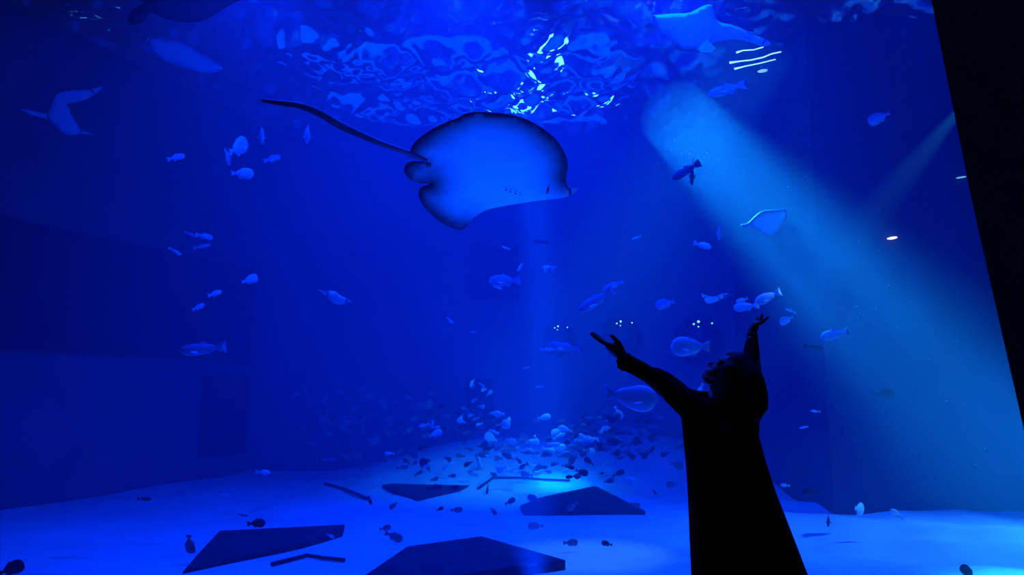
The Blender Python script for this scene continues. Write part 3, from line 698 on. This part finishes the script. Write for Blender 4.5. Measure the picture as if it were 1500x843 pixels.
G1, G2, G3, G4 = 'silver fish at the left', 'fish near the slanting beam', 'fish around the bubble windows', 'dark fish over the sand'
FISH = [
 # left side
 ('silver_fish', 'jack', (271, 228), (244, 234), 10, 'fish_silver', 'small silver fish farthest left, swimming right below the raised-wing ray', 0.1, G1),
 ('silver_fish', 'oval', (362, 208), (336, 224), 9.6, 'fish_silver', 'plump silver fish at the top of the left cluster of four', 0.35, G1),
 ('silver_fish', 'oval', (337, 240), (329, 218), 9.6, 'fish_silver', 'silver fish diving nose down in the left cluster', 0.3, G1),
 ('silver_fish', 'oval', (372, 255), (338, 254), 9.4, 'fish_silver', 'largest silver fish of the left cluster, bright along its back', 0.1, G1),
 ('silver_fish', 'oval', (384, 206), (383, 186), 10, 'fish_silver', 'upright oval silver fish above the left cluster', 0.4, G1),
 ('silver_fish', 'oval', (449, 205), (452, 185), 10, 'fish_silver', 'upright oval silver fish just under the long tail of the big ray', 0.4, G1),
 ('silver_fish', 'jack', (411, 229), (386, 236), 11, 'fish_blue', 'dim dark-backed fish right of the left cluster', 0.1, G1),
 ('silver_fish', 'jack', (312, 349), (286, 344), 10.5, 'fish_silver', 'silver fish swimming right at mid height on the left', 0.1, G1),
 ('silver_fish', 'slim', (288, 347), (270, 339), 12, 'fish_blue', 'faint thin fish trailing the mid-height silver fish', 0.1, G1),
 ('silver_fish', 'slim', (309, 358), (282, 364), 12, 'fish_blue', 'faint fish directly beneath the mid-height silver fish', 0.1, G1),
 ('silver_fish', 'slim', (266, 374), (247, 363), 11.5, 'fish_silver', 'small slanting silver fish lowest left of the mid-height group', 0.1, G1),
 ('silver_fish', 'oval', (378, 406), (354, 414), 10, 'fish_silver', 'upper fish of the slanting row of three on the left', 0.15, G1),
 ('silver_fish', 'jack', (325, 427), (304, 434), 10.5, 'fish_silver', 'middle fish of the slanting row of three on the left', 0.1, G1),
 ('silver_fish', 'jack', (300, 446), (281, 455), 10.5, 'fish_silver', 'lowest fish of the slanting row of three on the left', 0.1, G1),
 ('large_fish', 'slim', (262, 515), (332, 508), 8.6, 'fish_blue', 'large long blue fish swimming left, alone below the dark wall window', 0.0, None),
 # centre
 ('small_fish', 'slim', (483, 49), (498, 54), 11, 'fish_silver', 'tiny bright fish up by the surface above the big tail', 0.0, None),
 ('dark_fish', 'slim', (780, 353), (803, 355), 11, 'fish_dark', 'dark fish under the snout of the big ray', 0.0, None),
 ('small_fish', 'slim', (735, 361), (747, 366), 12, 'fish_silver', 'tiny silver fish in front of the square dark opening', 0.0, None),
 ('small_fish', 'slim', (736, 424), (724, 420), 12, 'fish_silver', 'tiny silver fish below the white-bellied fish', 0.0, None),
 ('small_fish', 'slim', (758, 398), (765, 386), 11, 'fish_green_lit', 'tiny pale fish rising inside the vertical light shaft', 0.0, None),
 ('white_bellied_fish', 'jack', (716, 412), (764, 411), 9.0, 'fish_blue', 'dark-backed fish with a bright white belly left of the light shaft', 0.0, None),
 ('small_fish', 'slim', (664, 475), (655, 465), 12, 'fish_silver', 'small slanting fish alone in open water left of the light shaft', 0.0, None),
 ('small_fish', 'slim', (697, 487), (688, 487), 12, 'fish_silver', 'tiny fish level below the lone slanting fish', 0.0, None),
 ('small_fish', 'slim', (766, 540), (776, 538), 12, 'fish_silver', 'tiny pale fish low in the vertical light shaft', 0.0, None),
 ('small_fish', 'slim', (784, 568), (796, 567), 11, 'fish_green_lit', 'tiny bright fish above the top of the shoal', 0.0, None),
 # right, beam
 ('silver_fish', 'slim', (1036, 139), (1094, 123), 8.6, 'fish_silver', 'pale silver fish under the modelled reflection streaks at the upper right', 0.0, G2),
 ('dark_fish', 'slim', (984, 263), (1026, 238), 9.2, 'fish_dark', 'dark fish pointing down left in the brightest part of the beam', 0.0, G2),
 ('dark_fish', 'slim', (1013, 272), (1015, 232), 9.0, 'fish_dark', 'dark fish pointing straight down in the brightest part of the beam', 0.2, G2),
 ('small_fish', 'slim', (926, 351), (939, 346), 10, 'fish_green_lit', 'tiny fish with painted lit back right of the big ray snout', 0.0, G2),
 ('small_fish', 'jack', (1042, 363), (1016, 356), 10, 'fish_green_lit', 'fish with bright spots below the beam, left of the upright fish', 0.0, G2),
 ('small_fish', 'slim', (1053, 353), (1053, 324), 10, 'fish_green_lit', 'upright pale fish diving below the beam', 0.2, G2),
 ('dim_fish', 'oval', (1271, 180), (1304, 165), 9.5, 'fish_blue', 'dim outlined fish high at the right of the beam', 0.1, G2),
 ('dim_fish', 'slim', (1296, 146), (1291, 126), 11, 'fish_dark', 'dim dark fish above the outlined one at the far right', 0.2, G2),
 ('silver_fish', 'jack', (1106, 444), (1144, 427), 8.6, 'fish_green_lit', 'pale green fish with painted lit back above the raised hand', 0.0, G2),
 ('silver_fish', 'jack', (1074, 452), (1112, 447), 8.8, 'fish_green_lit', 'bright-backed fish just left above the raised hand', 0.1, G2),
 ('silver_fish', 'jack', (1078, 443), (1096, 437), 9.2, 'fish_green_lit', 'small bright fish overlapping the one left of the raised hand', 0.0, G2),
 ('silver_fish', 'jack', (1202, 495), (1243, 486), 8.4, 'fish_green_lit', 'pale green fish with painted lit back alone under the beam', 0.0, G2),
 ('dark_fish', 'slim', (1207, 511), (1177, 507), 9.5, 'fish_dark', 'slim dark fish below left of the lone lit-backed fish', 0.0, G2),
 ('dark_fish', 'oval', (1310, 577), (1280, 577), 9.0, 'fish_dark', 'round dark fish alone at the lower right under the beam', 0.0, G2),
 ('small_fish', 'slim', (1187, 602), (1202, 604), 9.5, 'fish_green_lit', 'tiny thin pale fish right of the person', 0.0, G2),
 ('dim_fish', 'slim', (1150, 452), (1166, 459), 10, 'fish_blue', 'faint thin fish right of the raised hand', 0.0, G2),
 ('dim_fish', 'oval', (1142, 474), (1162, 464), 10.5, 'fish_blue', 'faint rounded fish right of the raised fingers', 0.0, G2),
 # bubble windows
 ('silver_fish', 'slim', (847, 457), (899, 424), 8.4, 'fish_blue', 'long blue fish slanting down left above the bubble windows', 0.0, G3),
 ('silver_fish', 'slim', (883, 424), (914, 412), 10, 'fish_blue', 'dim fish behind the tail of the long slanting fish', 0.0, G3),
 ('silver_fish', 'deep', (960, 449), (989, 441), 9.6, 'fish_blue', 'small blue fish between the bubble windows and the surface', 0.0, G3),
 ('silver_fish', 'slim', (803, 505), (853, 513), 9.2, 'fish_blue', 'long fish crossing the foot of the left bubble window', 0.0, G3),
 ('silver_fish', 'slim', (812, 513), (790, 512), 9.8, 'fish_silver', 'small pale fish at the lower left of the left bubble window', 0.0, G3),
 ('deep_fish', 'deep', (982, 508), (1041, 508), 7.6, 'fish_silver', 'deep-bodied blue fish with forked tail left above the head of the person', 0.0, G3),
 ('deep_fish', 'deep', (963, 588), (884, 575), 7.2, 'fish_silver', 'largest deep-bodied fish, below the outstretched arm', 0.0, G3),
 ('small_fish', 'jack', (1022, 578), (1030, 562), 9.5, 'fish_green_lit', 'tiny bright fish at the throat of the person', 0.0, G3),
 # right of the person, low
 ('dim_fish', 'slim', (1170, 628), (1184, 625), 10, 'fish_silver', 'small pale curved fish right of the coat', 0.0, G4),
 ('dark_fish', 'slim', (1128, 656), (1144, 660), 10, 'fish_dark', 'dark fish nearest the right side of the coat', 0.0, G4),
 ('dark_fish', 'slim', (1209, 671), (1233, 673), 11, 'fish_dark', 'dim dark fish by the corner of the right wall', 0.0, G4),
 ('dark_fish', 'slim', (1216, 659), (1230, 657), 11, 'fish_dark', 'small dim dark fish above the one by the right wall corner', 0.0, G4),
 ('dark_fish', 'jack', (1172, 690), (1185, 691), 10, 'fish_dark', 'small dark fish between the coat and the right wall', 0.0, G4),
 ('dim_fish', 'jack', (1143, 711), (1157, 712), 10, 'fish_silver', 'small pale fish touching the outline of the coat', 0.0, G4),
 ('dark_fish', 'jack', (1175, 721), (1203, 721), 9.5, 'fish_dark', 'largest dark fish right of the coat, above the sand', 0.0, G4),
 ('dark_fish', 'slim', (1213, 772), (1214, 752), 9.4, 'fish_dark', 'upright dark fish over the bright streak of sand', 0.15, G4),
 ('pale_fish', 'oval', (1264, 747), (1252, 745), 10, 'fish_green_lit', 'small round pale fish over the sand edge at the right', 0.25, G4),
 ('pale_fish', 'jack', (1304, 747), (1324, 760), 9.6, 'fish_green_lit', 'pale green fish curving down over the sand at the right', 0.0, G4),
 ('dark_fish', 'deep', (1408, 828), (1428, 852), 7.4, 'fish_dark', 'dark fish cut off by the bottom edge at the right', 0.0, G4),
 # over the sand
 ('dark_fish', 'jack', (649, 714), (624, 716), 11, 'fish_dark', 'dark fish over the faint slab, the larger of two', 0.0, G4),
 ('dark_fish', 'deep', (672, 715), (658, 714), 11, 'fish_dark', 'dark fish over the faint slab, the smaller of two', 0.0, G4),
 ('dark_fish', 'deep', (668, 697), (656, 698), 12, 'fish_grey', 'grey fish at the upper edge of the faint slab', 0.0, G4),
 ('dark_fish', 'deep', (755, 731), (740, 739), 10, 'fish_dark', 'darkest fish left of the pointed slab', 0.0, G4),
 ('dark_fish', 'jack', (713, 724), (715, 710), 10.5, 'fish_dark', 'upright dark fish left of the darkest one', 0.1, G4),
 ('grey_fish', 'deep', (727, 755), (719, 744), 10.2, 'fish_grey', 'grey fish diving below the upright dark fish', 0.0, G4),
 ('dark_fish', 'deep', (881, 795), (897, 799), 8.8, 'fish_dark', 'dark fish on the bright sand left of the coat hem', 0.0, G4),
 ('grey_fish', 'deep', (847, 795), (825, 796), 9, 'fish_grey', 'grey fish on the bright sand left of the dark one', 0.0, G4),
 ('grey_fish', 'oval', (773, 771), (796, 771), 9.4, 'fish_grey', 'grey rounded fish between the two dark slabs', 0.0, G4),
 ('grey_fish', 'deep', (571, 746), (582, 736), 10, 'fish_grey', 'grey fish slanting over the sand left of the centre', 0.0, G4),
 ('dark_fish', 'jack', (544, 740), (540, 727), 10.5, 'fish_dark', 'upright dark fish at the end of the straight rod', 0.0, G4),
 ('grey_fish', 'deep', (590, 792), (564, 781), 9.2, 'fish_grey', 'larger grey fish above the left end of the largest slab', 0.0, G4),
 ('grey_fish', 'deep', (573, 772), (556, 776), 9.6, 'fish_grey', 'grey fish overlapping behind the larger grey one', 0.0, G4),
 ('dark_fish', 'deep', (650, 744), (639, 748), 10.5, 'fish_dark', 'small dark fish on open sand above the largest slab', 0.0, G4),
 ('grey_fish', 'deep', (678, 747), (660, 748), 10.5, 'fish_grey', 'small grey fish beside the small dark one on open sand', 0.0, G4),
 ('dark_fish', 'deep', (389, 766), (362, 768), 9.6, 'fish_dark', 'dark fish over the upper edge of the long slab', 0.0, G4),
 ('pale_fish', 'jack', (364, 755), (348, 753), 9.8, 'fish_green_lit', 'small bright fish above the dark one by the long slab', 0.0, G4),
 ('pale_fish', 'jack', (396, 693), (374, 692), 11, 'fish_green_lit', 'bright fish low over the sand at the left', 0.0, G4),
 ('grey_fish', 'jack', (372, 692), (355, 692), 11.4, 'fish_grey', 'dim fish trailing the bright one at the left', 0.0, G4),
 ('grey_fish', 'slim', (337, 725), (319, 726), 10.5, 'fish_silver', 'thin dim fish over bare sand at the left', 0.0, G4),
 ('grey_fish', 'deep', (280, 812), (276, 784), 8.2, 'fish_grey', 'grey fish standing upright at the tip of the long slab', 0.1, G4),
 ('dark_fish', 'slim', (222, 732), (201, 731), 10.5, 'fish_dark', 'blurred dark fish alone over the sand at the far left', 0.0, G4),
 ('dark_fish', 'deep', (36, 826), (-4, 842), 7.6, 'fish_dark', 'dark fish cut off in the bottom left corner', 0.0, G4),
 ('grey_fish', 'jack', (788, 825), (764, 827), 7.8, 'fish_grey', 'grey-green fish over the right end of the largest slab', 0.0, G4),
 ('pale_fish', 'jack', (490, 788), (478, 783), 9.2, 'fish_silver', 'small pale fish over the right end of the long slab', 0.0, G4),
 ('grey_fish', 'deep', (830, 748), (846, 736), 10.0, 'fish_grey', 'grey fish in front of the pointed slab', 0.0, G4),
 ('dark_fish', 'jack', (962, 725), (956, 718), 11, 'fish_dark', 'small dark fish right above the pointed slab', 0.0, G4),
 ('grey_fish', 'deep', (938, 742), (924, 738), 10.2, 'fish_grey', 'grey fish touching the right tip of the pointed slab', 0.0, G4),
 ('grey_fish', 'deep', (772, 728), (792, 733), 10.6, 'fish_grey', 'grey fish at the left shoulder of the pointed slab', 0.0, G4),
 ('dark_fish', 'jack', (828, 700), (843, 698), 11, 'fish_dark', 'dark fish below the shoal above the pointed slab', 0.0, G4),
 ('dark_fish', 'deep', (885, 693), (877, 695), 11, 'fish_dark', 'small dark fish below the right half of the shoal', 0.0, G4),
 ('silver_fish', 'oval', (648, 632), (628, 640), 11.5, 'fish_green_lit', 'round pale green fish at the left fringe of the shoal', 0.0, G4),
]
for (nm, kd, hd_, tl_, Y, mt, lab, dY, grp) in FISH:
    fish(nm, kd, hd_, tl_, Y, mt, lab, dY, grp)

# the shoal over the sand: every fish its own object
r2 = random.Random(5)
taken = []
def shoal(n, cx, cy, sx, sy, Yr, size, mats, label, group, clip=None):
    k = 0
    while k < n:
        x, y = r2.gauss(cx, sx), r2.gauss(cy, sy)
        if clip and not (clip[0] < x < clip[2] and clip[1] < y < clip[3]): continue
        Y = r2.uniform(*Yr)
        c = at(x, y, Y)
        if any((c - q).length < 0.19 for q in taken) or c.z < FLOOR_Z + 0.12 + sand_height(c.x, c.y): continue
        taken.append(c)
        L = r2.uniform(*size); a = r2.gauss(0, 0.45); s = 1 if r2.random() < 0.55 else -1
        dx, dy = s * math.cos(a) * L / 2, math.sin(a) * L / 2
        fish('shoal_fish', r2.choice(('deep', 'oval', 'jack')), (x + dx, y + dy), (x - dx, y - dy), Y, r2.choice(mats), label, r2.gauss(0, 0.10), group, parts=False)
        k += 1
SH = 'small fish shoaling over the sand'
shoal(95, 810, 652, 62, 26, (13.2, 15.2), (11, 22), ('fish_silver', 'fish_green_lit', 'fish_grey', 'fish_dark', 'fish_grey'), 'small fish in the dense lit middle of the shoal over the sand', SH, (690, 600, 935, 705))
shoal(60, 900, 645, 55, 32, (11.6, 14.0), (12, 21), ('fish_grey', 'fish_dark', 'fish_grey'), 'small dusky fish in the right part of the shoal behind the person', SH, (800, 590, 998, 715))
shoal(70, 530, 612, 50, 28, (13.0, 15.5), (11, 22), ('fish_grey',), 'small faint fish in the dim left part of the shoal', SH, (425, 562, 660, 690))
shoal(55, 660, 650, 55, 34, (12.5, 15.0), (9, 16), ('fish_grey', 'fish_dark', 'fish_grey', 'fish_grey', 'fish_silver'), 'small scattered fish between the two halves of the shoal', SH, (560, 570, 780, 712))
shoal(10, 708, 578, 16, 18, (13.5, 15.5), (8, 14), ('fish_silver',), 'tiny fish hovering before the narrow dark opening', SH, (670, 550, 745, 615))

# ------------------------------------------------------------------ glowing shapes added for reflections, air bubbles
M['streak_glow'] = glow_mat('glowing_streak', (0.45, 1.0, 0.95), 1.3)  # bent glowing tubes stand in for light streaks reflected in the surface
for pts, r, lab in (([(1079, 77), (1088, 74), (1104, 73), (1118, 69)], 1.3, 'uppermost modelled reflection streak by the guitarfish'),
                    ([(1069, 92), (1082, 90), (1100, 88), (1118, 84), (1130, 79), (1144, 76)], 1.5, 'longest modelled reflection streak, the middle of three'),
                    ([(1076, 101), (1092, 97), (1112, 93), (1136, 87)], 1.3, 'lowest of the three modelled reflection streaks')):
    bm = bmesh.new(); Yt = 9.6
    tube_bm(bm, [at(x, y, Yt) for x, y in pts], [r * px_m(Yt) * (0.7 if i else 1.2) for i in range(len(pts))], 10)
    tag(link('surface_streak', mesh_bm('surface_streak', bm), M['streak_glow'], smooth=True), lab, 'lamp', 'glowing streaks for surface reflections')
M['oval_glow'] = glow_mat('bright_oval_glint', (1.0, 0.95, 0.75), 2.0)  # glowing ovals added in place of lamp reflections
M['oval_dim'] = glow_mat('dim_oval_glint', (0.3, 0.75, 0.9), 0.9)
for (x, y, rx, ry, Y, g, lab) in ((1307, 349, 8, 2.0, RB_Y - 0.06, 'oval_glow', 'small bright white modelled reflection of a hall lamp at the right'),
                               (1408, 260, 8, 1.3, RB_Y - 0.06, 'oval_dim', 'small dim modelled lamp reflection at the edge of the black hall wall'),
                               (1117, 104, 8, 2.4, 9.6, 'oval_dim', 'small modelled oval glint below the reflection streaks')):
    t = tag(empty('oval_lamp', at(x, y, Y)), lab, 'lamp'); s = px_m(Y)  # glowing oval added in place of a lamp reflection
    bm = bmesh.new(); bmesh.ops.create_uvsphere(bm, u_segments=20, v_segments=12, radius=1.0)
    for v in bm.verts: v.co = Vector((v.co.x * rx * s, v.co.y * 0.03, v.co.z * ry * s + v.co.x * 1.2 * s))
    link('glow_face', mesh_bm('glow_face', bm), M[g], t, True)
    bm = bmesh.new(); box_bm(bm, -rx * s * 0.7, rx * s * 0.7, 0.02, 0.06, -ry * s * 0.6, ry * s * 0.6, 0.004); link('oval_back', mesh_bm('oval_back', bm), M['lamp_case'], t)

m, nt, b = mat_new('air_bubble'); b.inputs['Base Color'].default_value = (0.85, 0.95, 0.97, 1); b.inputs['Roughness'].default_value = 0.15
M['air'] = m
bm = bmesh.new()
def bubble(x, y, Y, r):
    g = bmesh.ops.create_icosphere(bm, subdivisions=1, radius=r * px_m(Y)); c = at(x, y, Y)
    for v in g['verts']: v.co += c
for k in range(75): bubble(r2.gauss(1005, 22), r2.gauss(226, 12), r2.uniform(12.6, 14.2), r2.uniform(0.35, 1.2))
for k in range(35): bubble(r2.gauss(955, 22), r2.gauss(268, 5), r2.uniform(12.6, 14.2), r2.uniform(0.35, 0.9))
for k in range(60):
    t = r2.random(); bubble(1020 + 420 * t + r2.gauss(0, 30), 200 + 430 * t + r2.gauss(0, 30), 13.5 - 4.5 * t, r2.uniform(0.3, 0.8))
for k in range(30): bubble(r2.uniform(890, 1190), r2.uniform(120, 330), r2.uniform(9, 13), r2.uniform(0.3, 0.9))
tag(link('air_bubbles', mesh_bm('air_bubbles', bm), M['air'], smooth=True), 'fine sparkling air bubbles drifting in the slanting beam', 'bubbles', kind='stuff')
